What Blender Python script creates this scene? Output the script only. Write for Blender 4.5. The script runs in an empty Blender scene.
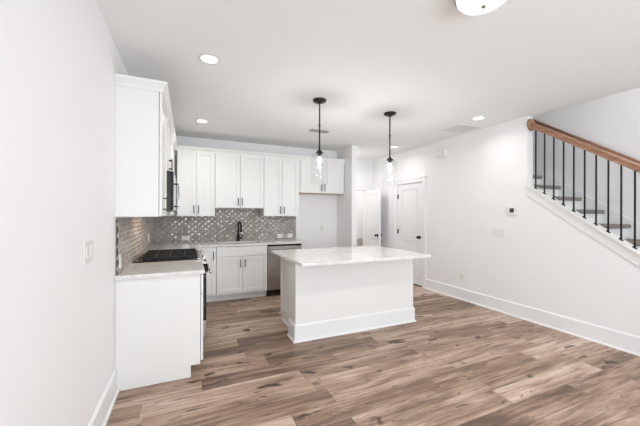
import bpy, bmesh, math, random
from mathutils import Vector, Matrix
random.seed(7)
C = bpy.context.scene.collection
SC = bpy.context.scene
PI = math.pi

# ------------------------------------------------------------------ camera
FPX, YAW, ROLL, CY = 300.45, 0.4139, 0.0027, 214.136
CAMX, CAMZ = 0.51, 1.40
cd = bpy.data.cameras.new('camera')
cd.sensor_fit = 'HORIZONTAL'; cd.sensor_width = 36
cd.lens = FPX * 36 / 640
cd.shift_y = (CY - 213) / 640
cd.clip_start = 0.05
cam = bpy.data.objects.new('camera', cd); C.objects.link(cam)
cam.matrix_world = (Matrix.Translation((CAMX, 0, CAMZ)) @ Matrix.Rotation(-YAW, 4, 'Z')
                    @ Matrix.Rotation(PI / 2, 4, 'X') @ Matrix.Rotation(ROLL, 4, 'Z'))
SC.camera = cam

# ------------------------------------------------------------------ world, daylight, exposure
W = bpy.data.worlds.new('daylight'); SC.world = W; W.use_nodes = True
bg = W.node_tree.nodes['Background']
bg.inputs[0].default_value = (0.86, 0.93, 1.0, 1); bg.inputs[1].default_value = 1.2

def area(name, loc, rot, sx, sy, watts, col):
    l = bpy.data.lights.new(name, 'AREA'); l.shape = 'RECTANGLE'
    l.size = sx; l.size_y = sy; l.energy = watts; l.color = col
    o = bpy.data.objects.new(name, l); C.objects.link(o)
    o.location = loc; o.rotation_euler = rot
    return o
WINX = [(0.25, 1.45), (1.75, 2.95), (3.25, 4.45)]
for a, b in WINX:                                   # daylight through the rear windows
    area('window_daylight', ((a + b) / 2, -2.95, 1.35), (PI / 2 + .75, 0, 0), b - a, 2.1, 44, (0.86, 0.93, 1.0))
area('stairwell_fill', (5.1, 0.4, 5.1), (0, 0, 0), 0.8, 1.6, 22, (1, 0.99, 0.97))  # added fill light under the upper ceiling, brightens the stairwell wall

vs = SC.view_settings
vs.view_transform = 'Standard'; vs.look = 'None'; vs.gamma = 1; vs.use_curve_mapping = False
vs.exposure = 0.60
RECESSED_W, PENDANT_W, FLUSH_W = 9, 7.5, 11

# ------------------------------------------------------------------ materials
def lin(r, g, b):
    f = lambda c: (c / 255 / 12.92) if c / 255 <= .04045 else ((c / 255 + .055) / 1.055) ** 2.4
    return (f(r), f(g), f(b), 1)

def mat(name, col, rough=.5, metal=0, **kw):
    m = bpy.data.materials.new(name); m.use_nodes = True
    p = m.node_tree.nodes['Principled BSDF']
    p.inputs['Base Color'].default_value = col
    p.inputs['Roughness'].default_value = rough
    p.inputs['Metallic'].default_value = metal
    for k, v in kw.items(): p.inputs[k].default_value = v
    return m

class NT:
    """tiny node helper"""
    def __init__(s, m): s.t = m.node_tree; s.p = s.t.nodes['Principled BSDF']
    def n(s, kind, **kw):
        x = s.t.nodes.new(kind)
        for k, v in kw.items(): setattr(x, k, v)
        return x
    def l(s, a, b): s.t.links.new(a, b)
    def math(s, op, a, b=None):
        x = s.n('ShaderNodeMath', operation=op)
        for i, v in enumerate((a, b)):
            if v is None: continue
            if isinstance(v, (int, float)): x.inputs[i].default_value = v
            else: s.l(v, x.inputs[i])
        return x.outputs[0]
    def ramp(s, fac, stops):
        r = s.n('ShaderNodeValToRGB'); e = r.color_ramp.elements
        while len(e) < len(stops): e.new(0.5)
        for q, (pos, c) in zip(e, stops): q.position = pos; q.color = c
        s.l(fac, r.inputs[0]); return r.outputs[0]
    def bump(s, h, strength, dist=.01):
        b = s.n('ShaderNodeBump'); b.inputs['Strength'].default_value = strength; b.inputs['Distance'].default_value = dist
        s.l(h, b.inputs['Height']); s.l(b.outputs[0], s.p.inputs['Normal'])

def painted(name, col, rough, scale=220, strength=.04):
    m = mat(name, col, rough); k = NT(m)
    tc = k.n('ShaderNodeTexCoord'); no = k.n('ShaderNodeTexNoise'); no.inputs['Scale'].default_value = scale
    k.l(tc.outputs['Object'], no.inputs['Vector']); k.bump(no.outputs[0], strength, .002)
    return m

M = {}
M['wall'] = painted('wall_paint', lin(244, 243, 243), .75)
M['ceiling'] = painted('ceiling_paint', lin(246, 246, 245), .9)
M['trim'] = painted('trim_paint', lin(243, 243, 243), .4, 60, .01)
M['stair_trim'] = painted('stair_trim_paint', lin(236, 235, 233), .5, 60, .01)
M['cab'] = painted('cabinet_paint', lin(240, 239, 236), .38, 60, .01)
M['wood_under'] = mat('birch_underside', lin(205, 180, 150), .5)
M['black_metal'] = mat('matte_black_metal', lin(28, 27, 27), .42, .6)
M['pull'] = mat('graphite_pull', lin(62, 59, 58), .38, .7)
M['bronze'] = mat('dark_bronze', lin(52, 47, 44), .4, .7)
M['steel'] = mat('stainless_steel', lin(190, 186, 182), .28, 1)
M['chrome'] = mat('polished_steel', lin(215, 215, 215), .12, 1)
M['black_glass'] = mat('black_glass', lin(16, 16, 20), .08)
M['black_enamel'] = mat('black_enamel', lin(20, 20, 22), .25)
M['iron'] = mat('cast_iron', lin(24, 23, 23), .6)
M['plastic'] = mat('white_plastic', lin(236, 235, 231), .35)
M['dark_slot'] = mat('dark_slot', lin(60, 58, 56), .6)
M['screen'] = mat('thermostat_screen', lin(70, 70, 70), .2)
M['grout'] = mat('grout', lin(150, 145, 140), .85)
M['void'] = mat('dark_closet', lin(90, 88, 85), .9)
M['nickel'] = mat('brushed_nickel', lin(150, 142, 134), .35, .9)
M['grey_paint'] = mat('grey_paint', lin(165, 160, 155), .6)
M['vanity'] = mat('grey_vanity', lin(190, 187, 183), .5)

def quartz():
    m = mat('quartz', lin(226, 222, 216), .07); k = NT(m)
    tc = k.n('ShaderNodeTexCoord')
    n1 = k.n('ShaderNodeTexNoise'); n1.inputs['Scale'].default_value = 3.2; n1.inputs['Detail'].default_value = 9; n1.inputs['Distortion'].default_value = 1.6
    n2 = k.n('ShaderNodeTexNoise'); n2.inputs['Scale'].default_value = 60; n2.inputs['Detail'].default_value = 3
    k.l(tc.outputs['Object'], n1.inputs['Vector']); k.l(tc.outputs['Object'], n2.inputs['Vector'])
    v = k.math('ABSOLUTE', k.math('SUBTRACT', n1.outputs[0], .5))
    c1 = k.ramp(v, [(0, lin(222, 219, 215)), (.03, lin(233, 231, 228)), (.12, lin(240, 239, 237))])
    c2 = k.ramp(n2.outputs[0], [(.35, lin(226, 222, 217)), (.6, (1, 1, 1, 1))])
    mx = k.n('ShaderNodeMix', data_type='RGBA', blend_type='MULTIPLY'); mx.inputs[0].default_value = .3
    k.l(c1, mx.inputs[6]); k.l(c2, mx.inputs[7]); k.l(mx.outputs[2], k.p.inputs['Base Color'])
    return m
M['quartz'] = quartz()

def tile():
    m = mat('glazed_tile', lin(150, 144, 139), .07); k = NT(m)
    g = k.n('ShaderNodeNewGeometry')
    c = k.ramp(g.outputs['Random Per Island'], [(0, lin(162, 155, 148)), (.5, lin(172, 165, 158)), (1, lin(182, 175, 168))])
    k.l(c, k.p.inputs['Base Color'])
    return m
M['tile'] = tile()

def floor_mat():
    m = mat('vinyl_plank', lin(150, 120, 100), .42); k = NT(m)
    PW, PL = .182, 1.22
    tc = k.n('ShaderNodeTexCoord'); sx = k.n('ShaderNodeSeparateXYZ'); k.l(tc.outputs['Object'], sx.inputs[0])
    X, Y = sx.outputs[0], sx.outputs[1]
    ry = k.math('DIVIDE', Y, PW); row = k.math('FLOOR', ry); fy = k.math('SUBTRACT', ry, row)
    wr = k.n('ShaderNodeTexWhiteNoise', noise_dimensions='1D'); k.l(row, wr.inputs['W'])
    rx = k.math('ADD', k.math('DIVIDE', X, PL), k.math('MULTIPLY', wr.outputs[0], 7.3)); col = k.math('FLOOR', rx); fx = k.math('SUBTRACT', rx, col)
    cid = k.n('ShaderNodeCombineXYZ'); k.l(row, cid.inputs[0]); k.l(col, cid.inputs[1])
    wn = k.n('ShaderNodeTexWhiteNoise', noise_dimensions='3D'); k.l(cid.outputs[0], wn.inputs['Vector'])
    off = k.n('ShaderNodeVectorMath', operation='SCALE'); k.l(wn.outputs['Color'], off.inputs[0]); off.inputs['Scale'].default_value = 40
    def noise(sxv, syv, scale, detail, dist):
        mp = k.n('ShaderNodeMapping'); mp.inputs['Scale'].default_value = (sxv, syv, 1)
        k.l(tc.outputs['Object'], mp.inputs['Vector'])
        ad = k.n('ShaderNodeVectorMath', operation='ADD'); k.l(mp.outputs[0], ad.inputs[0]); k.l(off.outputs[0], ad.inputs[1])
        no = k.n('ShaderNodeTexNoise'); no.inputs['Scale'].default_value = scale; no.inputs['Detail'].default_value = detail; no.inputs['Distortion'].default_value = dist
        k.l(ad.outputs[0], no.inputs['Vector']); return no.outputs[0]
    broad = noise(.8, 4.5, 1.6, 5, 1.0)
    grain = noise(.7, 17.0, 2.0, 8, .6)
    fine = noise(4.0, 120.0, 3.0, 5, .3)
    crack = noise(.6, 8.0, 1.2, 5, 1.2)
    knot = noise(3.0, 7.5, 1.3, 2, .6)
    t = k.math('ADD', k.math('MULTIPLY', broad, .55), k.math('MULTIPLY', grain, .45))
    t = k.math('ADD', t, k.math('MULTIPLY', k.math('SUBTRACT', wn.outputs['Value'], .5), .26))
    base = k.ramp(t, [(.30, lin(104, 82, 68)), (.42, lin(146, 119, 100)), (.51, lin(180, 152, 131)), (.60, lin(204, 177, 158)), (.72, lin(226, 205, 190))])
    fr = k.ramp(fine, [(.3, lin(205, 197, 190)), (.6, (1, 1, 1, 1))])
    mx = k.n('ShaderNodeMix', data_type='RGBA', blend_type='MULTIPLY'); mx.inputs[0].default_value = .7
    k.l(base, mx.inputs[6]); k.l(fr, mx.inputs[7])
    cr = k.ramp(k.math('ABSOLUTE', k.math('SUBTRACT', crack, .5)), [(.0, (.75, .75, .75, 1)), (.016, (0, 0, 0, 1))])
    mc = k.n('ShaderNodeMix', data_type='RGBA'); k.l(cr, mc.inputs[0]); k.l(mx.outputs[2], mc.inputs[6]); mc.inputs[7].default_value = lin(86, 66, 54)
    kn = k.ramp(knot, [(.30, (1, 1, 1, 1)), (.36, (0, 0, 0, 1))])
    mk = k.n('ShaderNodeMix', data_type='RGBA'); k.l(kn, mk.inputs[0]); k.l(mc.outputs[2], mk.inputs[6]); mk.inputs[7].default_value = lin(72, 54, 44)
    # seams between planks
    ey = k.math('MULTIPLY', k.math('MINIMUM', fy, k.math('SUBTRACT', 1, fy)), PW)
    ex = k.math('MULTIPLY', k.math('MINIMUM', fx, k.math('SUBTRACT', 1, fx)), PL)
    e = k.math('LESS_THAN', k.math('MINIMUM', ex, ey), .0012)
    ms = k.n('ShaderNodeMix', data_type='RGBA'); k.l(k.math('MULTIPLY', e, .6), ms.inputs[0]); k.l(mk.outputs[2], ms.inputs[6]); ms.inputs[7].default_value = lin(60, 46, 40)
    k.l(ms.outputs[2], k.p.inputs['Base Color'])
    k.bump(grain, .06, .003)
    return m
M['floor'] = floor_mat()

def rail_wood():
    m = mat('stained_oak', lin(150, 98, 66), .32); k = NT(m)
    tc = k.n('ShaderNodeTexCoord'); mp = k.n('ShaderNodeMapping'); mp.inputs['Scale'].default_value = (30, 3, 30)
    no = k.n('ShaderNodeTexNoise'); no.inputs['Scale'].default_value = 2; no.inputs['Detail'].default_value = 6
    k.l(tc.outputs['Object'], mp.inputs[0]); k.l(mp.outputs[0], no.inputs['Vector'])
    k.l(k.ramp(no.outputs[0], [(.3, lin(136, 98, 74)), (.55, lin(168, 125, 99)), (.75, lin(188, 150, 124))]), k.p.inputs['Base Color'])
    return m
M['oak'] = rail_wood()
M['oak_dark'] = mat('dark_stained_oak', lin(140, 104, 80), .3)

def carpet():
    m = mat('grey_carpet', lin(138, 130, 124), .95); k = NT(m)
    tc = k.n('ShaderNodeTexCoord'); no = k.n('ShaderNodeTexNoise'); no.inputs['Scale'].default_value = 160
    k.l(tc.outputs['Object'], no.inputs['Vector'])
    k.l(k.ramp(no.outputs[0], [(.3, lin(112, 105, 100)), (.7, lin(152, 144, 138))]), k.p.inputs['Base Color']); k.bump(no.outputs[0], .5, .004)
    return m
M['carpet'] = carpet()

def emit(name, col, strength):
    m = bpy.data.materials.new(name); m.use_nodes = True; p = m.node_tree.nodes['Principled BSDF']
    p.inputs['Base Color'].default_value = (.9, .9, .9, 1)
    p.inputs['Emission Color'].default_value = col; p.inputs['Emission Strength'].default_value = strength
    return m
M['lens'] = emit('lit_lens', (1, .97, .92, 1), 1.6)
M['dome'] = emit('lit_dome', (1, .98, .95, 1), 1.1)
M['bulb'] = emit('lit_bulb', (1, .95, .86, 1), 6.0)

def thin_glass(name, tint, ior, base):
    m = bpy.data.materials.new(name); m.use_nodes = True; t = m.node_tree; t.nodes.remove(t.nodes['Principled BSDF'])
    o = t.nodes['Material Output']; tr = t.nodes.new('ShaderNodeBsdfTransparent'); tr.inputs[0].default_value = tint
    gl = t.nodes.new('ShaderNodeBsdfGlossy'); gl.inputs['Roughness'].default_value = .03
    lw = t.nodes.new('ShaderNodeLayerWeight')
    pw = t.nodes.new('ShaderNodeMath'); pw.operation = 'POWER'; pw.inputs[1].default_value = 4
    ma = t.nodes.new('ShaderNodeMath'); ma.operation = 'MULTIPLY_ADD'; ma.inputs[1].default_value = .45; ma.inputs[2].default_value = .035
    mx = t.nodes.new('ShaderNodeMixShader')
    t.links.new(lw.outputs['Facing'], pw.inputs[0]); t.links.new(pw.outputs[0], ma.inputs[0]); t.links.new(ma.outputs[0], mx.inputs[0]); t.links.new(tr.outputs[0], mx.inputs[1]); t.links.new(gl.outputs[0], mx.inputs[2])
    t.links.new(mx.outputs[0], o.inputs[0])
    return m
M['glass'] = thin_glass('clear_glass', (.975, .98, .98, 1), 1.45, 0)

# ------------------------------------------------------------------ mesh helpers
class MB:
    """collects shapes, then links them as ONE mesh object"""
    def __init__(s): s.bm = bmesh.new(); s.mats = []; s.cur = 0
    def use(s, m):
        if m not in s.mats: s.mats.append(m)
        s.cur = s.mats.index(m); return s
    def _tag(s, before):
        for f in s.bm.faces:
            if f.index == -1 or f not in before: f.material_index = s.cur
    def box(s, x0, x1, y0, y1, z0, z1, bev=0.0):
        b = bmesh.new()
        bmesh.ops.create_cube(b, size=1)
        for v in b.verts:
            v.co = Vector(((x0 + x1) / 2 + v.co.x * (x1 - x0), (y0 + y1) / 2 + v.co.y * (y1 - y0), (z0 + z1) / 2 + v.co.z * (z1 - z0)))
        if bev > 0: bmesh.ops.bevel(b, geom=list(b.edges), offset=bev, segments=2, affect='EDGES', profile=.6)
        s.merge(b); return s
    def merge(s, b, mtx=None, smooth=False):
        if mtx is not None: bmesh.ops.transform(b, matrix=mtx, verts=b.verts)
        mp = {v: s.bm.verts.new(v.co) for v in b.verts}
        for f in b.faces:
            try:
                q = s.bm.faces.new([mp[v] for v in f.verts]); q.material_index = s.cur; q.smooth = f.smooth or smooth
            except ValueError: pass
        b.free()
    def prism(s, poly, axis, a, b, bev=0):
        """poly: 2-D points; axis x: (y,z), y: (x,z), z: (x,y)"""
        put = {'x': lambda p, t: (t, p[0], p[1]), 'y': lambda p, t: (p[0], t, p[1]), 'z': lambda p, t: (p[0], p[1], t)}[axis]
        q = bmesh.new()
        A = [q.verts.new(put(p, a)) for p in poly]; B = [q.verts.new(put(p, b)) for p in poly]
        q.faces.new(A); q.faces.new(B[::-1])
        n = len(poly)
        for i in range(n): q.faces.new((A[i], A[(i + 1) % n], B[(i + 1) % n], B[i]))
        bmesh.ops.recalc_face_normals(q, faces=q.faces)
        if bev: bmesh.ops.bevel(q, geom=list(q.edges), offset=bev, segments=2, affect='EDGES')
        s.merge(q); return s
    def lathe(s, prof, loc=(0, 0, 0), seg=32, mtx=None, caps=True):
        q = bmesh.new(); rings = []
        for r, z in prof:
            if r < 1e-6: rings.append([q.verts.new((0, 0, z))])
            else: rings.append([q.verts.new((r * math.cos(2 * PI * i / seg), r * math.sin(2 * PI * i / seg), z)) for i in range(seg)])
        for A, B in zip(rings, rings[1:]):
            for i in range(seg):
                j = (i + 1) % seg
                if len(A) == 1 and len(B) == 1: continue
                if len(A) == 1: f = q.faces.new((A[0], B[j], B[i]))
                elif len(B) == 1: f = q.faces.new((A[i], A[j], B[0]))
                else: f = q.faces.new((A[i], A[j], B[j], B[i]))
                f.smooth = True
        if caps:
            for R in (rings[0], rings[-1]):
                if len(R) > 1: q.faces.new(R)
        bmesh.ops.recalc_face_normals(q, faces=q.faces)
        s.merge(q, (mtx if mtx is not None else Matrix()) if loc == (0, 0, 0) else Matrix.Translation(loc) @ (mtx if mtx is not None else Matrix()))
        return s
    def cyl(s, p, q, r, seg=16):
        p, q = Vector(p), Vector(q); d = q - p
        m = Matrix.Translation(p) @ d.to_track_quat('Z', 'Y').to_matrix().to_4x4()
        s.lathe([(r, 0), (r, d.length)], seg=seg, mtx=m); return s
    def tube(s, pts, r, seg=12):
        pts = [Vector(p) for p in pts]; q = bmesh.new(); rings = []
        for i, p in enumerate(pts):
            d = (pts[min(i + 1, len(pts) - 1)] - pts[max(i - 1, 0)]).normalized()
            R = d.to_track_quat('Z', 'X').to_matrix() if abs(d.x) < .99 else d.to_track_quat('Z', 'Y').to_matrix()
            rr = r[i] if isinstance(r, (list, tuple)) else r
            rings.append([q.verts.new(p + R @ Vector((rr * math.cos(2 * PI * k / seg), rr * math.sin(2 * PI * k / seg), 0))) for k in range(seg)])
        for A, B in zip(rings, rings[1:]):
            # match the closest starting vertex to avoid twisting
            o = min(range(seg), key=lambda k: (B[k].co - A[0].co).length - 0)
            B[:] = B[o:] + B[:o]
            for i in range(seg):
                f = q.faces.new((A[i], A[(i + 1) % seg], B[(i + 1) % seg], B[i])); f.smooth = True
        q.faces.new(rings[0]); q.faces.new(rings[-1])
        bmesh.ops.recalc_face_normals(q, faces=q.faces)
        s.merge(q); return s
    def sweep(s, path, prof):
        """profile (out, z) swept along a level path, mitred; out is to the right of travel"""
        q = bmesh.new(); n = len(path); P = [Vector(p) for p in path]; rings = []
        for i in range(n):
            d0 = (P[i] - P[i - 1]).normalized() if i else None
            d1 = (P[i + 1] - P[i]).normalized() if i < n - 1 else None
            d0 = d0 or d1; d1 = d1 or d0
            n0, n1 = Vector((d0.y, -d0.x)), Vector((d1.y, -d1.x))
            b = (n0 + n1); b = b / b.length_squared * 2
            rings.append([q.verts.new((P[i].x + b.x * o, P[i].y + b.y * o, z)) for o, z in prof])
        m = len(prof)
        for A, B in zip(rings, rings[1:]):
            for i in range(m): q.faces.new((A[i], A[(i + 1) % m], B[(i + 1) % m], B[i]))
        q.faces.new(rings[0]); q.faces.new(rings[-1])
        bmesh.ops.recalc_face_normals(q, faces=q.faces)
        s.merge(q); return s
    def build(s, name, m=None, parent=None, loc=None):
        bmesh.ops.recalc_face_normals(s.bm, faces=s.bm.faces)
        me = bpy.data.meshes.new(name); s.bm.to_mesh(me); s.bm.free()
        for x in ([M[k] for k in s.mats] if s.mats else [M[m]]): me.materials.append(x)
        o = bpy.data.objects.new(name, me); C.objects.link(o)
        if parent: o.parent = parent
        if loc: o.location = loc
        return o

def tag(o, label, cat, group=None):
    o['label'] = label; o['category'] = cat
    if group: o['group'] = group
    return o
def thing(name, label, cat, loc=(0, 0, 0), rz=0, group=None):
    o = bpy.data.objects.new(name, None); C.objects.link(o)
    o.empty_display_size = .1
    o.location = loc; o.rotation_euler = (0, 0, rz)
    return tag(o, label, cat, group)
def struct(o): o['kind'] = 'structure'; return o
def copy_tree(o, parent=None):
    c = o.copy(); C.objects.link(c)
    if parent: c.parent = parent
    for ch in list(o.children): copy_tree(ch, c)
    return c

# ------------------------------------------------------------------ dimensions
XR, YB, ZC = 4.634, 5.616, 2.712          # right wall face, kitchen back wall face, ceiling
XS = 5.55                                  # far wall of the stairwell
XL = -.012                                  # left wall face
WT = .115                                  # partition thickness
YREAR = -2.6
YH = 6.2                                   # hall end wall face
YEND = 2.545                               # where the full-height right wall ends and the open stair begins

# ------------------------------------------------------------------ setting
b = MB(); b.box(-.12, XS + .1, YREAR - .1, 7.75, -.08, 0); struct(b.build('floor', 'floor'))
b = MB()
b.box(-.12, XR + WT, YREAR - .1, 7.75, ZC, ZC + .25)
b.box(XR + WT, XS + .1, YREAR - .1, -.35, ZC, ZC + .25)
struct(b.build('ceiling', 'ceiling'))
b = MB(); b.box(-.12, XL, YREAR - .1, YB + .1, 0, ZC); struct(b.build('wall_left', 'wall'))
b = MB(); b.box(XL, 3.36, YB, YB + WT, 0, ZC); struct(b.build('wall_back', 'wall'))
b = MB(); b.box(3.36, 3.36 + WT, 4.99, YH + WT, 0, ZC); struct(b.build('wall_alcove', 'wall'))
# right wall: full height past the stair, opening for the closet door, sloped half wall under the open stair
D1a, D1b, DH = 4.485, 5.245, 2.035
CAPS, CAPZ = .715, 1.772                   # slope of the stair cap and its height at YEND
b = MB()
b.box(XR, XR + WT, YEND, D1a, 0, ZC)
b.box(XR, XR + WT, D1a, D1b, DH, ZC)
b.box(XR, XR + WT, D1b, YH + WT, 0, ZC)
y0 = YEND - CAPZ / CAPS
b.prism([(y0, 0), (YEND, 0), (YEND, CAPZ)], 'x', XR, XR + WT)
struct(b.build('wall_right', 'wall'))
# hall end wall with a doorway, small room beyond
HA, HB, HH = 3.82, 4.45, 1.985
b = MB()
b.box(3.36 + WT, HA, YH, YH + WT, 0, ZC); b.box(HA, HB, YH, YH + WT, HH, ZC); b.box(HB, XR, YH, YH + WT, 0, ZC)
struct(b.build('wall_hall', 'wall'))
b = MB(); b.box(3.36, XS + .1, 7.65, 7.75, 0, ZC); b.box(3.36, 3.46, YH + WT, 7.65, 0, ZC); b.box(XS, XS + .1, YH + WT, 7.65, 0, ZC)
struct(b.build('wall_small_room', 'wall'))
# stairwell shell
b = MB(); b.box(XS, XS + .1, YREAR, YH + WT, 0, 5.3); struct(b.build('wall_stairwell', 'wall'))
b = MB(); b.box(XR + WT, XS, 5.0, 5.1, 0, 5.3); struct(b.build('wall_stair_end', 'wall'))
b = MB(); b.box(XR, XR + WT, -.45, 5.1, ZC + .25, 5.3); b.box(XR + WT, XS, -.45, -.35, ZC + .25, 5.3); struct(b.build('wall_upper_floor', 'wall'))
b = MB(); b.box(XR, XS + .1, -.45, 5.1, 5.3, 5.4); struct(b.build('ceiling_upper', 'ceiling'))
# rear wall with windows (behind the viewpoint)
b = MB()
xs = [-.1] + [v for w in WINX for v in w] + [XS + .1]
for i in range(0, len(xs), 2): b.box(xs[i], xs[i + 1], YREAR - .1, YREAR, 0, ZC)
for a, c in WINX: b.box(a, c, YREAR - .1, YREAR, 0, .3); b.box(a, c, YREAR - .1, YREAR, 2.4, ZC)
struct(b.build('wall_rear', 'wall'))
for i, (a, c) in enumerate(WINX):
    b = MB()
    for x0, x1, z0, z1 in ((a, a + .05, .3, 2.4), (c - .05, c, .3, 2.4), (a + .05, c - .05, .3, .35), (a + .05, c - .05, 2.35, 2.4), (a + .05, c - .05, 1.33, 1.37)):
        b.box(x0, x1, YREAR - .08, YREAR - .03, z0, z1)
    w = struct(b.build('window_%d' % (i + 1), 'trim'))
    b = MB(); b.box(a + .05, c - .05, YREAR - .06, YREAR - .055, .35, 2.35); b.build('pane', 'glass', w)

# baseboards with a quarter-round shoe
BBH = .188
BB = [(0, 0), (.030, 0), (.029, .012), (.024, .019), (.016, .021), (.016, BBH - .014), (.010, BBH - .004), (.006, BBH), (0, BBH)]
def baseboard(name, *paths):
    b = MB()
    for p in paths: b.sweep(p, BB)
    return struct(b.build(name, 'trim'))
baseboard('baseboard_left', [(XL, YREAR), (XL, 2.797)])
baseboard('baseboard_right', [(XR, D1a - .09), (XR, y0 + .3)])
baseboard('baseboard_right_hall', [(XR, YH), (XR, D1b + .09)])
baseboard('baseboard_alcove', [(2.44, YB), (3.36, YB), (3.36, 4.99), (3.36 + WT, 4.99), (3.36 + WT, YH)])
baseboard('baseboard_hall', [(HB + .05, YH), (XR, YH)])
baseboard('baseboard_stairwell', [(XS, y0 - .1), (XS, YREAR)])

# stair cap and skirt board along the sloped half wall
b = MB()
def slope_strip(x0, x1, off0, off1, ya=y0 + .25, yb=YEND):
    f = lambda y: CAPZ - CAPS * (YEND - y)
    b.prism([(ya, f(ya) + off0), (yb, f(yb) + off0), (yb, f(yb) + off1), (ya, f(ya) + off1)], 'x', x0, x1)
slope_strip(XR - .03, XR + WT + .02, 0, .022)
slope_strip(XR - .010, XR, -.115, 0)
slope_strip(XR - .014, XR, -.115, -.103)
slope_strip(XR - .016, XR, -.016, 0)
struct(b.build('trim_1', 'stair_trim'))

# ------------------------------------------------------------------ closet door on the right wall
def lever_knob(parent, p, d):
    b = MB(); q = Vector(p); d = Vector(d)
    m = Matrix.Translation(q) @ d.to_track_quat('Z', 'Y').to_matrix().to_4x4()
    b.lathe([(.033, 0), (.033, .008), (.012, .012), (.012, .034), (.024, .040), (.029, .050), (.028, .060), (.018, .066), (0, .067)], mtx=m, seg=24)
    return b.build('knob', 'black_metal', parent)
def panel_door(b, u0, u1, z0, z1, put, depth):
    """slab with two recessed moulded panels on its face; put(u0,u1,d0,d1,z0,z1) adds a box"""
    st, rail = .115, .12
    mid = z0 + (z1 - z0) * .455
    put(u0, u1, 0, depth - .014, z0, z1)
    for a, c, e, f in ((u0, u0 + st, z0, z1), (u1 - st, u1, z0, z1), (u0 + st, u1 - st, z0, z0 + .2), (u0 + st, u1 - st, mid - .07, mid + .07), (u0 + st, u1 - st, z1 - rail, z1)):
        put(a, c, depth - .014, depth, e, f)
    for e, f in ((z0 + .2, mid - .07), (mid + .07, z1 - rail)):
        put(u0 + st + .035, u1 - st - .035, depth - .014, depth - .005, e + .035, f - .035)

b = MB()
for x0, x1, ya, yb, z0, z1 in ((XR, XR + WT, D1a - .001, D1a + .012, 0, DH), (XR, XR + WT, D1b - .012, D1b + .001, 0, DH), (XR, XR + WT, D1a + .012, D1b - .012, DH - .012, DH)):
    b.box(x0, x1, ya, yb, z0, z1)
cw = .085
b.box(XR - .017, XR, D1a - cw, D1a + .004, 0, DH + cw, .004)
b.box(XR - .017, XR, D1b - .004, D1b + cw, 0, DH + cw, .004)
b.box(XR - .017, XR, D1a + .004, D1b - .004, DH - .004, DH + cw, .004)
b.box(XR - .024, XR, D1a - cw - .006, D1a - cw + .014, 0, DH + cw)
b.box(XR - .024, XR, D1b + cw - .014, D1b + cw + .006, 0, DH + cw)
b.box(XR - .024, XR, D1a - cw - .006, D1b + cw + .006, DH + cw - .014, DH + cw + .006)
d1 = struct(b.build('door_1', 'trim'))
b = MB()
panel_door(b, D1a + .015, D1b - .015, .016, DH - .015, lambda u0, u1, a, c, z0, z1: b.box(XR + .045 - c, XR + .045 - a, u0, u1, z0, z1, .003), .04)
leaf = b.build('door_panel', 'trim', d1)
lever_knob(leaf, (XR + .004, D1a + .085, .955), (-1, 0, 0))
for z in (.26, 1.04, 1.775):
    b = MB(); b.cyl((XR - .004, D1b - .013, z - .045), (XR - .004, D1b - .013, z + .045), .009); b.box(XR - .003, XR + .004, D1b - .034, D1b - .006, z - .045, z + .045)
    b.build('hinge', 'black_metal', leaf)
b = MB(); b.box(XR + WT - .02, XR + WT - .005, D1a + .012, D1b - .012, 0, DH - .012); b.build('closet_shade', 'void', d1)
b = MB(); b.box(XR + .001, XR + WT - .02, D1a + .012, D1b - .012, 0.0005, .006); b.build('door_gap_shade', 'black_enamel', d1)  # black strip paints in the shade of the gap under the door

# ------------------------------------------------------------------ hall door, standing open towards the kitchen
b = MB()
b.box(HA - .001, HA + .012, YH, YH + WT, 0, HH); b.box(HB - .012, HB + .001, YH, YH + WT, 0, HH); b.box(HA + .012, HB - .012, YH, YH + WT, HH - .012, HH)
for x0, x1, z0, z1 in ((HA - .075, HA + .004, 0, HH + .075), (HB - .004, HB + .05, 0, HH + .075), (HA + .004, HB - .004, HH - .004, HH + .075)):
    b.box(x0, x1, YH - .016, YH, z0, z1, .003)
d2 = struct(b.build('door_2', 'trim'))
b = MB()
LX = HB - .008
panel_door(b, YH - .62, YH - .02, .015, HH - .015, lambda u0, u1, a, c, z0, z1: b.box(LX - c, LX - a, u0, u1, z0, z1, .003), .038)
leaf2 = b.build('door_panel', 'trim', d2)
lever_knob(leaf2, (LX - .038, YH - .55, .93), (-1, 0, 0)); lever_knob(leaf2, (LX, YH - .55, .93), (1, 0, 0))

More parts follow.
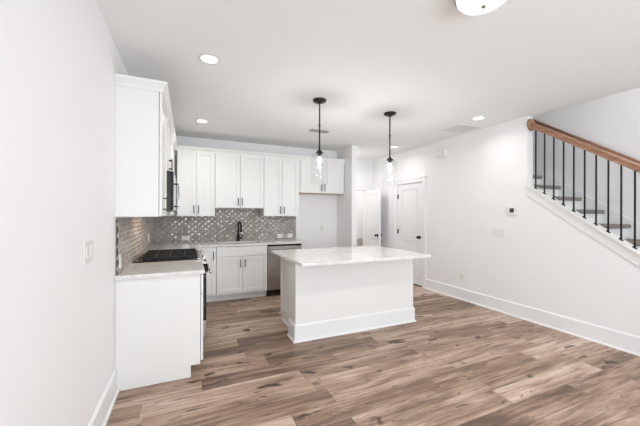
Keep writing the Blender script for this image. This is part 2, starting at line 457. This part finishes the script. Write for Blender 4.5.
# ------------------------------------------------------------------ tiled backsplash
def tile_sheet(x0, x1, z0, z1):
    """grout sheet with raised bevelled lozenge tiles, facing -y, back at y = 0"""
    PX, PZ = .105, .088
    b = bmesh.new()
    i = 0
    nz = int((z1 - z0) / (PZ / 2)) + 3; nx = int((x1 - x0) / PX) + 3
    g = .0022
    for r in range(-1, nz):
        for c in range(-1, nx):
            cx = x0 + c * PX + (PX / 2 if r % 2 else 0); cz = z0 + r * PZ / 2
            hx, hz = PX / 2 - g * 1.2, PZ / 2 - g
            k = .16
            out = [(-hx, 0), (-hx * (1 - k) * .98, hz * k), (-hx * k, hz * (1 - k * .4)), (0, hz), (hx * k, hz * (1 - k * .4)), (hx * (1 - k) * .98, hz * k),
                   (hx, 0), (hx * (1 - k) * .98, -hz * k), (hx * k, -hz * (1 - k * .4)), (0, -hz), (-hx * k, -hz * (1 - k * .4)), (-hx * (1 - k) * .98, -hz * k)]
            tx, tz = random.uniform(-.02, .02), random.uniform(-.02, .02)
            A = [b.verts.new((cx + p, -.004, cz + q)) for p, q in out]
            B = [b.verts.new((cx + p * .97, -.0060, cz + q * .97)) for p, q in out]
            D = [b.verts.new((cx + p * .5, -.0160 + p * tx + q * tz, cz + q * .5)) for p, q in out]
            for P, Q in ((A, B), (B, D)):
                for j in range(12): b.faces.new((P[j], P[(j + 1) % 12], Q[(j + 1) % 12], Q[j]))
            b.faces.new(D)
    for co, no in (((x0, 0, 0), (-1, 0, 0)), ((x1, 0, 0), (1, 0, 0)), ((0, 0, z0), (0, 0, -1)), ((0, 0, z1), (0, 0, 1))):
        bmesh.ops.bisect_plane(b, geom=list(b.verts) + list(b.edges) + list(b.faces), plane_co=co, plane_no=no, clear_outer=True)
    return b
SPL = 2.455
b = MB(); b.use('grout')
b.box(XL + .007, SPL, YB - .006, YB - .002, .916, 1.358); b.box(.925, 1.738, YB - .006, YB - .002, 1.358, 1.496)
b.use('tile')
b.merge(tile_sheet(XL + .014, SPL, .916, 1.358), Matrix.Translation((0, YB, 0)))
b.merge(tile_sheet(.925, 1.738, 1.358, 1.496), Matrix.Translation((0, YB, 0)))
tag(b.build('tile_backsplash', None), 'glossy taupe lozenge tile backsplash on the back wall behind the faucet', 'backsplash')
b = MB(); b.use('grout'); b.box(XL + .002, XL + .006, 2.81, YB - .007, .916, 1.358); b.use('tile')
b.merge(tile_sheet(2.81, YB - .014, .916, 1.358), Matrix.Translation((XL, 0, 0)) @ Matrix.Rotation(PI / 2, 4, 'Z'))
tag(b.build('tile_backsplash', None), 'glossy taupe lozenge tile backsplash on the left wall behind the cooktop', 'backsplash')

# ------------------------------------------------------------------ cabinets (local frame: front at y = 0 looking to -y, width along +x)
def pull(parent, x, z0, z1, y, horizontal=False):
    b = MB(); m = (z0 + z1) / 2
    if horizontal:
        b.cyl((x - .065, y - .030, m), (x + .065, y - .030, m), .0055)
        for s in (-.045, .045): b.cyl((x + s, y, m), (x + s, y - .030, m), .0045)
    else:
        b.box(x - .006, x + .006, y - .036, y - .026, z0, z1, .002)
        for z in (z0 + .018, z1 - .018): b.cyl((x, y, z), (x, y - .030, z), .005)
    return b.build('handle', 'pull', parent)
def shaker(name, parent, x0, x1, z0, z1, t=.023, flat=False):
    b = MB(); s = .06; k = -.004
    if flat: b.box(x0, x1, -t, k, z0, z1, .002)
    else:
        b.box(x0 + s - .004, x1 - s + .004, -t + .010, k, z0 + s - .004, z1 - s + .004)
        b.box(x0, x0 + s, -t, k, z0, z1, .0018); b.box(x1 - s, x1, -t, k, z0, z1, .0018)
        b.box(x0 + s, x1 - s, -t, k, z0, z0 + s, .0018); b.box(x0 + s, x1 - s, -t, k, z1 - s, z1, .0018)
    return b.build(name, 'cab', parent)
def wall_cabinet(label, loc, rz, w, z0, z1, d, doors, group='white upper cabinets', under='cab', left_end=False):
    t = thing('wall_cabinet', label, 'cabinet', (loc[0], loc[1], z0), rz, group)
    b = MB(); b.use('cab'); b.box(0, w, 0, d, 0.004, z1 - z0)
    b.use(under); b.box(0.0, w, 0.0, d, 0, .004)
    b.build('body', None, t)
    for x0, x1, hx in doors:
        dr = shaker('door', t, x0, x1, .006, z1 - z0 - .006)
        if hx is not None: pull(dr, hx, .045, .175, -.023)
    return t
UB, UT = 1.361, 2.425
YU = YB - .316                                       # box front of the back uppers
g = .002
def pair(w, e=.004, m=.003):
    return [(e, w / 2 - m, w / 2 - .033), (w / 2 + m, w - e, w / 2 + .033)]
wall_cabinet('white two-door upper cabinet in the back corner beside the microwave', (.348, YU), 0, .570, UB, UT, .316, pair(.570))
wall_cabinet('shorter white two-door upper cabinet hung above the black faucet', (.920, YU), 0, .820, 1.500, UT, .316, pair(.820))
wall_cabinet('white two-door upper cabinet above the dishwasher', (1.742, YU), 0, .668, UB, UT, .316, [(.004, .330, .299), (.336, .655, .367)])
wall_cabinet('short white cabinet above the empty fridge alcove', (2.412, YU), 0, .946, 1.800, UT, .316, [(.02, .471, .440), (.475, .93, .506)], under='wood_under')
# left run, facing +x
XU = .288
wall_cabinet('white upper cabinet nearest the viewer, its blank end panel facing the room', (XU, 2.802), PI / 2, .631, 1.376, UT, XU - XL, [(.004, .625, .14)])
wall_cabinet('short white cabinet above the microwave on the left wall', (XU, 3.435), PI / 2, .760, 1.845, UT, XU - XL, [(.004, .377, .347), (.383, .756, .413)])
wall_cabinet('white upper cabinet between the microwave and the back corner', (XU, 4.197), PI / 2, 1.40, 1.376, UT, XU - XL, [(.004, .535, .50), (.539, 1.07, .572)])

# crown moulding
CR = [(-.02, UT - .02), (.006, UT - .02), (.008, UT + .004), (.034, UT + .042), (.038, UT + .058), (-.02, UT + .058)]
b = MB(); b.sweep([(XL, 2.802), (XU + .026, 2.802), (XU + .026, YU - .02), (3.358, YU - .02)], CR)
struct(b.build('trim_2', 'cab'))
# filler in the back corner
def base_cabinet(label, loc, rz, w, doors, drawers=(), d=.607, hollow=False, toe=.10):
    t = thing('base_cabinet', label, 'cabinet', (loc[0], loc[1], 0), rz, 'white base cabinets')
    P = [(0, toe), (0, .883), (d, .883), (d, 0), (.075, 0), (.075, toe)]
    b = MB()
    if hollow:                                          # open box, so that a basin can hang inside
        b.prism(P, 'x', 0, .018); b.prism(P, 'x', w - .018, w)
        b.box(.018, w - .018, d - .012, d, 0, .883); b.box(.018, w - .018, .075, d - .012, toe, toe + .018); b.box(.018, w - .018, .075, .09, 0, toe)
        b.box(.018, w - .018, 0, .018, toe, .883)
    else: b.prism(P, 'x', 0, w)
    b.build('body', 'cab', t)
    for x0, x1, z0, z1, hx, hz in doors:
        dr = shaker('door', t, x0, x1, z0, z1)
        if hx is not None: pull(dr, hx, hz - .065, hz + .065, -.023)
    for x0, x1, z0, z1, hx in drawers:
        dr = shaker('drawer', t, x0, x1, z0, z1, flat=(hx is None))
        if hx is not None: pull(dr, hx, (z0 + z1) / 2, (z0 + z1) / 2, -.023, True)
    return t
YF = YB - .61
base_cabinet('white base cabinet nearest the viewer, blank end panel left of the range', (.61, 2.802), PI / 2, .632,
             [(.003, .629, .13, .70, .57, .62)], [(.003, .629, .706, .872, .31)], d=.62)
base_cabinet('white base cabinet in the corner behind the range', (.61, 4.203), PI / 2, 1.40, [(.003, .70, .13, .872, .06, .75)], d=.62)
base_cabinet('narrow white base cabinet beside the range under the back counter', (.615, YF), 0, .303, [(.03, .300, .13, .872, .262, .745)])
base_cabinet('white sink base cabinet with false front and two doors under the faucet', (.921, YF), 0, .815,
             [(.004, .405, .13, .712, .372, .60), (.409, .811, .13, .712, .442, .60)], [(.004, .811, .718, .872, None)], hollow=True)
# white end panel right of the dishwasher
b = MB(); b.box(0, .08, 0, .63, 0, .883, .002); o = b.build('end_panel', 'cab', None, (2.35, YF - .02, 0))
tag(o, 'white upright panel between the dishwasher and the fridge alcove', 'panel')

# ------------------------------------------------------------------ countertops
CT0, CT1 = .884, .914
b = MB(); b.box(XL + .001, .645, 2.772, 3.433, CT0, CT1, .003)
tag(b.build('countertop', 'quartz'), 'short pale quartz countertop in front of the range on the left wall', 'countertop')
SX0, SX1, SY0, SY1 = 1.00, 1.66, 5.075, 5.45
b = MB()
YC = YB - .65
b.box(XL + .001, .645, 4.205, YC, CT0, CT1); b.box(XL + .001, SX0, YC, YB - .006, CT0, CT1)
b.box(SX0, SX1, YC, SY0, CT0, CT1); b.box(SX0, SX1, SY1, YB - .006, CT0, CT1); b.box(SX1, 2.445, YC, YB - .006, CT0, CT1)
tag(b.build('countertop', 'quartz'), 'L-shaped pale quartz countertop along the back wall under the tile', 'countertop')
b = MB()
t = .01; z0 = .70
for x0, x1, ya, yb, za, zb in ((SX0, SX1, SY0, SY1, z0, z0 + t), (SX0, SX0 + t, SY0, SY1, z0 + t, CT0 - .001), (SX1 - t, SX1, SY0, SY1, z0 + t, CT0 - .001), (SX0 + t, SX1 - t, SY0, SY0 + t, z0 + t, CT0 - .001), (SX0 + t, SX1 - t, SY1 - t, SY1, z0 + t, CT0 - .001)):
    b.box(x0, x1, ya, yb, za, zb)
tag(b.build('kitchen_sink', 'steel'), 'stainless undermount sink set into the back counter below the faucet', 'sink')

# faucet
t = thing('faucet', 'matte black gooseneck faucet on the back counter', 'faucet', (1.335, 5.50, CT1))
b = MB(); b.lathe([(.028, 0), (.028, .006), (.026, .012), (.025, .11), (.016, .125)], seg=24); b.build('base', 'black_metal', t)
pts = [(0, 0, .10)] + [(0, 0, z) for z in (.15, .20, .25)]
R = .055
for k in range(1, 13):
    a = PI * k / 12
    pts.append((.25 * R * (1 - math.cos(a)), -R * (1 - math.cos(a)), .275 + R * 1.2 * math.sin(a)))
pts.append((.028, -.11, .25))
b = MB(); b.tube(pts, .0155, 14); b.build('spout', 'black_metal', t)
b = MB(); b.tube([(.028, -.11, .262), (.028, -.11, .20), (.028, -.11, .17)], [.018, .020, .0215], 14); b.build('spray_head', 'black_metal', t)
b = MB(); b.cyl((.018, 0, .05), (.052, 0, .05), .016); b.tube([(.048, 0, .05), (.062, -.004, .075), (.068, -.01, .12)], [.009, .007, .006], 10); b.build('handle', 'black_metal', t)

# ------------------------------------------------------------------ dishwasher
t = thing('dishwasher', 'stainless dishwasher under the right end of the back counter', 'dishwasher', (1.740, YF, 0))
w = .605
b = MB(); b.box(.004, w - .004, 0, .58, .10, .878); b.build('body', 'black_enamel', t)
b = MB(); b.box(.008, w - .006, -.026, -.001, .115, .848, .004); dr = b.build('door', 'steel', t)
b = MB(); b.box(.004, w - .004, -.022, -.001, .85, .878, .002); b.build('control_strip', 'black_glass', t)
b = MB(); b.box(.045, w - .045, -.075, -.055, .795, .822, .006)
for x in (.06, w - .075): b.box(x, x + .018, -.058, -.024, .798, .818)
b.build('handle', 'chrome', dr)
b = MB(); b.box(.004, w - .004, .035, .06, 0, .099); b.build('toe_kick', 'black_enamel', t)

# ------------------------------------------------------------------ range (local frame: front at y=0 looking -y)
RY0, RW = 3.437, .764
t = thing('gas_range', 'stainless slide-in gas range with black grates against the left wall', 'range', (.648, RY0, 0), PI / 2)
b = MB(); b.box(.003, RW - .003, 0, .625, .06, .905); b.build('body', 'black_enamel', t)
b = MB(); b.box(-.002, RW + .002, .02, .63, .9145, .924, .003); b.build('cooktop', 'black_glass', t)
b = MB(); b.box(.004, RW - .004, -.045, -.001, .26, .762, .004); dr = b.build('oven_door', 'black_glass', t)
b = MB(); b.cyl((.05, -.098, .735), (RW - .05, -.098, .735), .012, 16)
for x in (.085, RW - .085): b.box(x - .012, x + .012, -.098, -.044, .725, .745, .003)
b.build('handle', 'chrome', dr)
b = MB(); b.box(.004, RW - .004, -.04, -.001, .075, .252, .004); b.build('drawer', 'steel', t)
b = MB(); b.prism([(.05, .9135), (.05, .926), (.03, .934), (-.05, .878), (-.058, .868), (-.002, .868), (-.002, .9135)], 'x', 0, RW, .002); b.build('control_panel', 'steel', t)
b = MB(); b.prism([(-.002, .867), (-.058, .867), (-.064, .80), (-.056, .775), (-.002, .775)], 'x', 0, RW, .002); b.build('display', 'black_glass', t)
n2 = Vector((0, -.056, .08)).normalized()
for x in (.07, .19, .38, .57, .69):
    b = MB(); m = Matrix.Translation(Vector((x, -.012, .905))) @ n2.to_track_quat('Z', 'Y').to_matrix().to_4x4()
    b.lathe([(.026, 0), (.028, .004), (.022, .010), (.020, .034), (.016, .038), (0, .039)], seg=20, mtx=m); b.build('knob', 'chrome', t)
for x in (.20, .38, .56):
    for yy in (.17, .45):
        b = MB(); b.lathe([(.045, .924), (.045, .932), (.032, .934), (.03, .938), (0, .939)], (x, yy, 0), 20); b.build('burner', 'iron', t)
for k in range(3):
    x0 = .02 + k * .2435; x1 = x0 + .238
    b = MB()
    for xx in (x0, x1 - .010): b.box(xx, xx + .010, .045, .585, .944, .957, .002)
    for yy in (.045, .31, .571): b.box(x0, x1, yy, yy + .010, .944, .957, .002)
    for xx in (x0, x1 - .010):
        for yy in (.045, .31, .571): b.box(xx, xx + .010, yy, yy + .010, .924, .946)
    xm = (x0 + x1) / 2
    b.box(xm - .004, xm + .004, .059, .585, .945, .956)
    for yy in (.17, .45): b.box(x0, x1, yy - .004, yy + .004, .945, .956)
    b.build('grate', 'iron', t)
for x in (.03, RW - .06):
    for yy in (.06, .54):
        b = MB(); b.box(x, x + .03, yy, yy + .03, 0, .06); b.build('foot', 'black_enamel', t)

# ------------------------------------------------------------------ over-the-range microwave
t = thing('microwave', 'over-the-range microwave with black side under the short left cabinet', 'microwave', (.347, 3.4375, 1.425), PI / 2)
w = .757; h = .416
b = MB(); b.box(0, w, 0, .343, 0, h, .003); b.build('body', 'black_enamel', t)
b = MB(); b.box(.002, w - .19, -.026, -.001, .01, h - .004, .004); dr = b.build('door', 'black_glass', t)
b = MB(); b.box(w - .187, w - .002, -.026, -.001, .01, h - .004, .004); b.build('control_panel', 'black_glass', t)
b = MB(); b.tube([(.53, -.026, .06), (.53, -.058, .065), (.53, -.062, .09), (.53, -.062, .30), (.53, -.058, .325), (.53, -.026, .33)], .010, 10); b.build('handle', 'chrome', dr)

area('microwave_cooktop_lamp', (.16, 3.80, 1.420), (0, 0, 0), .24, .60, 1.3, (1, .76, .54)).data.spread = 2.4

# ------------------------------------------------------------------ island
IX0, IX1, IY0 = 1.590, 3.214, 3.115
t = thing('kitchen_island', 'white kitchen island with tall baseboard below the pendants', 'island', ((IX0 + IX1) / 2, IY0, 0))
ox, oy = t.location.x, t.location.y
X0, X1 = IX0 - ox, IX1 - ox
b = MB(); b.box(X0, X1, 0, .215, 0, .883); b.build('panel', 'cab', t)
b = MB(); b.sweep([(X0, .215), (X0, 0), (X1, 0), (X1, .215)], BB); 
b.build('baseboard', 'trim', t)
b = MB(); b.sweep([(X0, .215), (X0, 0), (X1, 0), (X1, .215)], [(0, .835), (.006, .838), (.016, .862), (.018, .883), (0, .883)]); b.build('moulding', 'trim', t)
b = MB(); b.prism([(.215, 0), (.725, 0), (.725, .10), (.80, .10), (.80, .883), (.215, .883)], 'x', X0 + .075, X1 - .075); bd = b.build('cabinet_body', 'cab', t)
b = MB()
b.box(X0 + .063, X0 + .075, .215, .27, .10, .883); b.box(X0 + .063, X0 + .075, .745, .80, .10, .883)
b.box(X0 + .063, X0 + .075, .27, .745, .10, .17); b.box(X0 + .063, X0 + .075, .27, .745, .82, .883)
b.sweep([(X0 + .075, .725), (X0 + .075, .215)], [(0, 0), (.016, 0), (.014, .014), (.006, .02), (0, .02)])
b.build('end_panel', 'cab', t)
n = 4; ww = (X1 - X0 - .15) / n
for k in range(n):
    xa = X0 + .075 + k * ww + .003; xb = xa + ww - .006
    b = MB(); s = .06
    b.box(xa + s, xb - s, .80, .81, .13 + s, .872 - s); b.box(xa, xa + s, .80, .82, .13, .872); b.box(xb - s, xb, .80, .82, .13, .872)
    b.box(xa + s, xb - s, .80, .82, .13, .13 + s); b.box(xa + s, xb - s, .80, .82, .872 - s, .872)
    dr = b.build('door', 'cab', t)
    b = MB(); hx = xb - .03 if k % 2 == 0 else xa + .03
    b.box(hx - .006, hx + .006, .846, .856, .68, .81, .002)
    for z in (.70, .79): b.cyl((hx, .82, z), (hx, .85, z), .005)
    b.build('handle', 'pull', dr)
b = MB(); b.box(1.530, 3.188, 2.768, 3.955, CT0, CT1, .003)
tag(b.build('island_countertop', 'quartz'), 'white veined quartz slab on top of the island', 'countertop')

# ------------------------------------------------------------------ staircase
t = thing('staircase', 'carpeted staircase rising behind the black balusters on the right', 'stairs', (5.15, .1, 0))
RISE, RUN = .1803, .2545
k0 = 6
for k in range(-k0, 10):
    yn = 1.855 + RUN * k - .1; zt = 1.284 + RISE * k
    b = MB(); b.box(XR + WT + .002 - 5.15, XS - .004 - 5.15, yn, yn + RUN + .03, zt - .048, zt, .016); b.build('tread', 'carpet', t)
    b = MB(); b.box(XR + WT + .002 - 5.15, XS - .004 - 5.15, yn + .03, yn + .05, zt - RISE + .0005, zt - .049); b.build('riser', 'trim', t)
b = MB()
fz = lambda y: 1.269 + RISE / RUN * (y + .1 - 1.873)
ya, yb = .0, 4.2
b.prism([(ya, fz(ya) - .2 if fz(ya) > .2 else 0.0), (yb, fz(yb) - .35), (yb, fz(yb) + .085), (ya, fz(ya) + .085)], 'x', XS - .02 - 5.15, XS - .001 - 5.15)
b.build('skirtboard', 'trim', t)

# guard rail
XB = XR + .06
t = thing('stair_railing', 'oak-topped stair guard rail with thin black balusters', 'railing', (XB, YEND, CAPZ))
RZ, RSL = 2.600, .690                           # rail centre height at YEND and its slope
b = MB()
L = 2.35
prof = [(-.030, -.032), (.030, -.032), (.032, -.018), (.024, -.004), (.030, .010), (.028, .026), (.016, .036), (0, .039), (-.016, .036), (-.028, .026), (-.030, .010), (-.024, -.004), (-.032, -.018)]
q = bmesh.new()
e0 = [q.verts.new((x, -.004, RZ - CAPZ + z * 1.2)) for x, z in prof]; e1 = [q.verts.new((x, -L, RZ - CAPZ - RSL * L + z * 1.2)) for x, z in prof]
for i in range(len(prof)): q.faces.new((e0[i], e0[(i + 1) % len(prof)], e1[(i + 1) % len(prof)], e1[i]))
q.faces.new(e0); q.faces.new(e1); bmesh.ops.recalc_face_normals(q, faces=q.faces); b.merge(q)
hr = b.build('handrail', 'oak', t)
b = MB(); b.lathe([(.082, 0), (.082, .010), (.074, .020), (.055, .024), (0, .024)], seg=32, mtx=Matrix.Translation((0, -.002, RZ - CAPZ)) @ Matrix.Rotation(PI / 2, 4, 'X'))
b.build('rosette', 'oak', t)
fz2 = lambda y: CAPZ + .022 - CAPS * (YEND - y)
k = 0; y = 2.476
while y > .45:
    zf = fz2(y); zt = RZ - RSL * (YEND - y) - .034
    b = MB(); b.box(-.0065, .0065, y - YEND - .0065, y - YEND + .0065, zf - CAPZ, zt - CAPZ); bal = b.build('baluster', 'black_metal', t)
    b = MB()
    a = .015
    b.prism([(y - YEND - a, zf - CAPZ - a * CAPS), (y - YEND + a, zf - CAPZ + a * CAPS), (y - YEND + a * .8, zf - CAPZ + a * CAPS + .012), (y - YEND - a * .8, zf - CAPZ - a * CAPS + .012)], 'x', -a, a)
    b.build('shoe', 'black_metal', bal)
    y -= .1065
# rail on the far stairwell wall
t = thing('wall_handrail', 'dark wooden handrail on the far stairwell wall', 'handrail', (XS, 2.0, 2.2))
b = MB(); zz = lambda y: 2.065 + .70 * (y - 1.83)
b.tube([(-.07, .2 - 2.0, zz(.2) - 2.2), (-.07, 1.5 - 2, zz(1.5) - 2.2), (-.07, 3.4 - 2.0, zz(3.4) - 2.2)], .030, 14); hr = b.build('rail', 'oak_dark', t)
for y in (.8, 2.10, 3.2):
    b = MB(); b.tube([(-.001, y - 2, zz(y) - 2.2 - .085), (-.05, y - 2, zz(y) - 2.2 - .085), (-.07, y - 2, zz(y) - 2.2 - .06), (-.07, y - 2, zz(y) - 2.2 - .022)], .008, 10)
    b.lathe([(.03, 0), (.03, .006), (0, .008)], seg=20, mtx=Matrix.Translation((-.001, y - 2, zz(y) - 2.2 - .085)) @ Matrix.Rotation(-PI / 2, 4, 'Y'))
    b.build('bracket', 'black_metal', t)

# ------------------------------------------------------------------ lamps
def point(name, loc, watts, r, col=(1, .99, .97)):
    l = bpy.data.lights.new(name, 'POINT'); l.energy = watts; l.shadow_soft_size = r; l.color = col
    o = bpy.data.objects.new(name, l); C.objects.link(o); o.location = loc; return o
def recessed(label, x, y, k=1):
    t = thing('recessed_light', label, 'ceiling light', (x, y, ZC), 0, 'recessed lights in the kitchen ceiling')
    b = MB(); b.lathe([(.066, -.002), (.070, -.006), (.088, -.004), (.092, -.0005)], seg=40, caps=False); b.build('trim_ring', 'plastic', t)
    b = MB(); b.lathe([(0, -.004), (.066, -.004), (.066, -.0008), (0, -.0008)], seg=40, caps=False); b.build('lens', 'lens', t)
    l = bpy.data.lights.new('recessed_lamp', 'AREA'); l.shape = 'DISK'; l.size = .13; l.energy = RECESSED_W * k; l.color = (1, .99, .97); l.spread = 2.7
    o = bpy.data.objects.new('recessed_lamp', l); C.objects.link(o); o.location = (x, y, ZC - .012)
recessed('recessed ceiling light nearest the viewer, over the left counter', .673, 2.709, .02)
recessed('small recessed ceiling light above the back corner cabinets', .688, 4.561, .3)
recessed('recessed ceiling light beside the square air vent, near the stairs', 4.12, 2.873, .2)
recessed('recessed ceiling light behind the right pendant, by the white doors', 4.181, 4.781, .2)
recessed('added recessed fill light in the hall, unseen behind the fridge alcove wall', 3.66, 5.66, .48)  # added fixture, hidden from the camera, to brighten the hall walls
small = area('small_room_fill', (4.3, 6.9, ZC - .03), (0, 0, 0), .3, .3, 11, (1, .96, .9))  # added bare fill light, unseen, keeps the room past the doorway bright

def pendant():
    t = thing('pendant_lamp', 'left one of the two clear glass pendants, in front of the white upper cabinets', 'pendant light', (1.892, 3.165, ZC), 0, 'pendants over the island')
    b = MB(); b.lathe([(.078, -.0005), (.078, -.012), (.070, -.022), (.030, -.028), (.016, -.045), (0, -.046)], seg=36, caps=False); b.build('canopy', 'bronze', t)
    b = MB(); b.cyl((0, 0, -.575), (0, 0, -.04), .0085, 12); b.lathe([(.0125, -.30), (.0125, -.285)], seg=16); b.build('rod', 'bronze', t)
    b = MB(); b.lathe([(0, -0.567), (.012, -0.569), (.030, -0.592), (.044, -0.606), (.044, -0.614), (.020, -0.616), (.020, -0.646), (0, -0.646)], seg=28, caps=False); b.build('socket', 'bronze', t)
    b = MB()
    b.lathe([(.040, -0.615), (.070, -0.617), (.088, -0.626), (.093, -0.644), (.093, -0.969), (.0915, -0.972)], seg=48, caps=False)
    b.build('glass_shade', 'glass', t)
    b = MB(); b.lathe([(0, -.648), (.011, -.650), (.013, -.662), (.021, -.682), (.024, -.697), (.021, -.713), (.011, -.724), (0, -.727)], seg=24, caps=False); b.build('bulb', 'bulb', t)
    return t
p1 = pendant()
p2 = copy_tree(p1); p2.location = (2.905, 3.205, ZC); p2['label'] = 'right one of the two clear glass pendants, in front of the white doors'
for p in (p1, p2): point('pendant_light_source', (p.location.x, p.location.y, ZC - .745), PENDANT_W, .014)

t = thing('flush_mount_light', 'round lit dome ceiling light with a nickel rim at the top of the view', 'ceiling light', (2.065, 1.205, ZC))
b = MB(); b.lathe([(.09, -.0005), (.148, -.004), (.155, -.018), (.155, -.040), (.147, -.045), (.145, -.028), (.09, -.026)], seg=48, caps=False); b.build('rim', 'nickel', t)
b = MB(); b.lathe([(.146, -.042), (.141, -.062), (.125, -.082), (.094, -.098), (.055, -.108), (.0, -.111)], seg=48, caps=False); b.build('dome', 'dome', t)
b = MB(); b.lathe([(0, -.109), (.014, -.111), (.014, -.118), (.008, -.124), (0, -.126)], seg=20, caps=False); b.build('finial', 'nickel', t)
l = bpy.data.lights.new('flush_lamp', 'AREA'); l.shape = 'DISK'; l.size = .34; l.energy = FLUSH_W; l.color = (1, .99, .97)
o = bpy.data.objects.new('flush_lamp', l); C.objects.link(o); o.location = (2.045, 1.205, ZC - .145)

# ------------------------------------------------------------------ vents and wall plates
def vent(label, x0, x1, ya, yb, slats, skin='plastic'):
    t = thing('ceiling_vent', label, 'vent', ((x0 + x1) / 2, (ya + yb) / 2, ZC), 0)
    w, d = (x1 - x0) / 2, (yb - ya) / 2; f = .03
    b = MB()
    b.box(-w, w, -d, -d + f, -.010, -.0005); b.box(-w, w, d - f, d, -.010, -.0005); b.box(-w, -w + f, -d + f, d - f, -.010, -.0005); b.box(w - f, w, -d + f, d - f, -.010, -.0005)
    b.build('frame', skin, t)
    b = MB(); b.box(-w + f, w - f, -d + f, d - f, -.003, -.0005); b.build('backing', 'dark_slot', t)
    b = MB()
    for k in range(slats):
        yy = -d + f + (k + .5) * (2 * d - 2 * f) / slats; h = (2 * d - 2 * f) / slats * .27
        b.box(-w + f, w - f, yy - h, yy + h, -.009, -.005)
    b.build('louvre', skin, t)
    return t
vent('large square white air vent in the ceiling near the right wall', 4.07, 4.53, 3.15, 3.50, 12)
vent('small grey air vent in the ceiling behind the left pendant', 2.25, 2.55, 4.28, 4.40, 3, 'grey_paint')

def plate(name, label, cat, loc, normal, w, h, parts, group):
    """wall plate facing `normal`; local x right, z up, front towards -y"""
    rz = {'-y': 0, '+x': PI / 2, '-x': -PI / 2}[normal]
    t = thing(name, label, cat, loc, rz, group)
    b = MB(); b.box(-w / 2, w / 2, -.006, -.0005, -h / 2, h / 2, .0015); b.build('plate', 'plastic', t)
    for kind, x, z, a, c in parts:
        b = MB(); b.use('plastic')
        b.box(x - a / 2, x + a / 2, -.010, -.006, z - c / 2, z + c / 2, .001)
        if kind == 'socket':
            b.use('dark_slot')
            for s in (-1, 1): b.box(x + s * .006 - .0012, x + s * .006 + .0012, -.0104, -.0095, z - .002, z + .007)
            b.lathe([(.0028, 0), (.0028, .0006), (0, .0006)], (x, -.010, z - .008), 12, Matrix.Rotation(PI / 2, 4, 'X'))
        b.build(kind, None, t)
    return t
og, sg = 'white outlets', 'white light switches'
sock = [('socket', 0, .021, .034, .029), ('socket', 0, -.021, .034, .029)]
sockh = [('socket', -.021, 0, .029, .029), ('socket', .021, 0, .029, .029)]
plate('wall_switch', 'white double light switch on the left wall', 'light switch', (XL, 2.10, 1.182), '+x', .165, .125, [('rocker', -.04, 0, .034, .068), ('rocker', .04, 0, .034, .068)], sg)
plate('wall_switch', 'wide white four-gang light switch on the right wall below the thermostat', 'light switch', (XR, 2.957, 1.14), '-x', .19, .115, [('rocker', x, 0, .033, .066) for x in (-.069, -.023, .023, .069)], sg)
plate('wall_outlet', 'white outlet low on the right wall above the baseboard', 'outlet', (XR, 3.59, .38), '-x', .072, .115, sock, og)
plate('wall_outlet', 'white outlet on the back wall inside the fridge alcove', 'outlet', (3.02, YB, 1.116), '-y', .072, .115, sock, og)
YT = YB - .0125
plate('wall_outlet', 'white outlet on the back tile left of the faucet, near the corner', 'outlet', (.472, YT, .985), '-y', .118, .075, sockh, og)
plate('wall_outlet', 'white outlet on the back tile above the dishwasher, left of the pair', 'outlet', (2.13, YT, .98), '-y', .105, .078, sockh, og)
plate('wall_outlet', 'white outlet on the back tile above the dishwasher, right of the pair', 'outlet', (2.336, YT, .98), '-y', .105, .078, sockh, og)
plate('wall_outlet', 'white outlet on the left tile in front of the cooktop', 'outlet', (XL + .0135, 2.90, 1.012), '+x', .085, .115, sock, og)
plate('wall_outlet', 'white outlet on the left tile behind the cooktop near the corner', 'outlet', (XL + .0135, 4.83, 1.06), '+x', .075, .115, sock, og)

t = thing('thermostat', 'white thermostat with a small dark screen on the right wall', 'thermostat', (XR, 2.735, 1.452), -PI / 2)
b = MB(); b.box(-.075, .075, -.024, -.0005, -.058, .058, .006); b.build('housing', 'plastic', t)
b = MB(); b.box(-.034, .026, -.0255, -.0235, -.024, .036); b.build('screen', 'screen', t)
t = thing('door_chime', 'white door chime box high on the right wall', 'chime', (XR, 4.0, 2.485), -PI / 2)
b = MB(); b.box(-.105, .105, -.055, -.0005, -.065, .065, .008); b.build('cover', 'plastic', t)
b = MB(); b.box(-.05, .05, -.057, -.0545, -.03, .03, .002); b.build('grille', 'trim', t)
b = MB(); b.box(4.28, 5.0, 7.24, 7.64, 0, .72, .004)
tag(b.build('low_cabinet', 'vanity'), 'pale grey low cabinet seen through the doorway left of the open white door', 'cabinet')
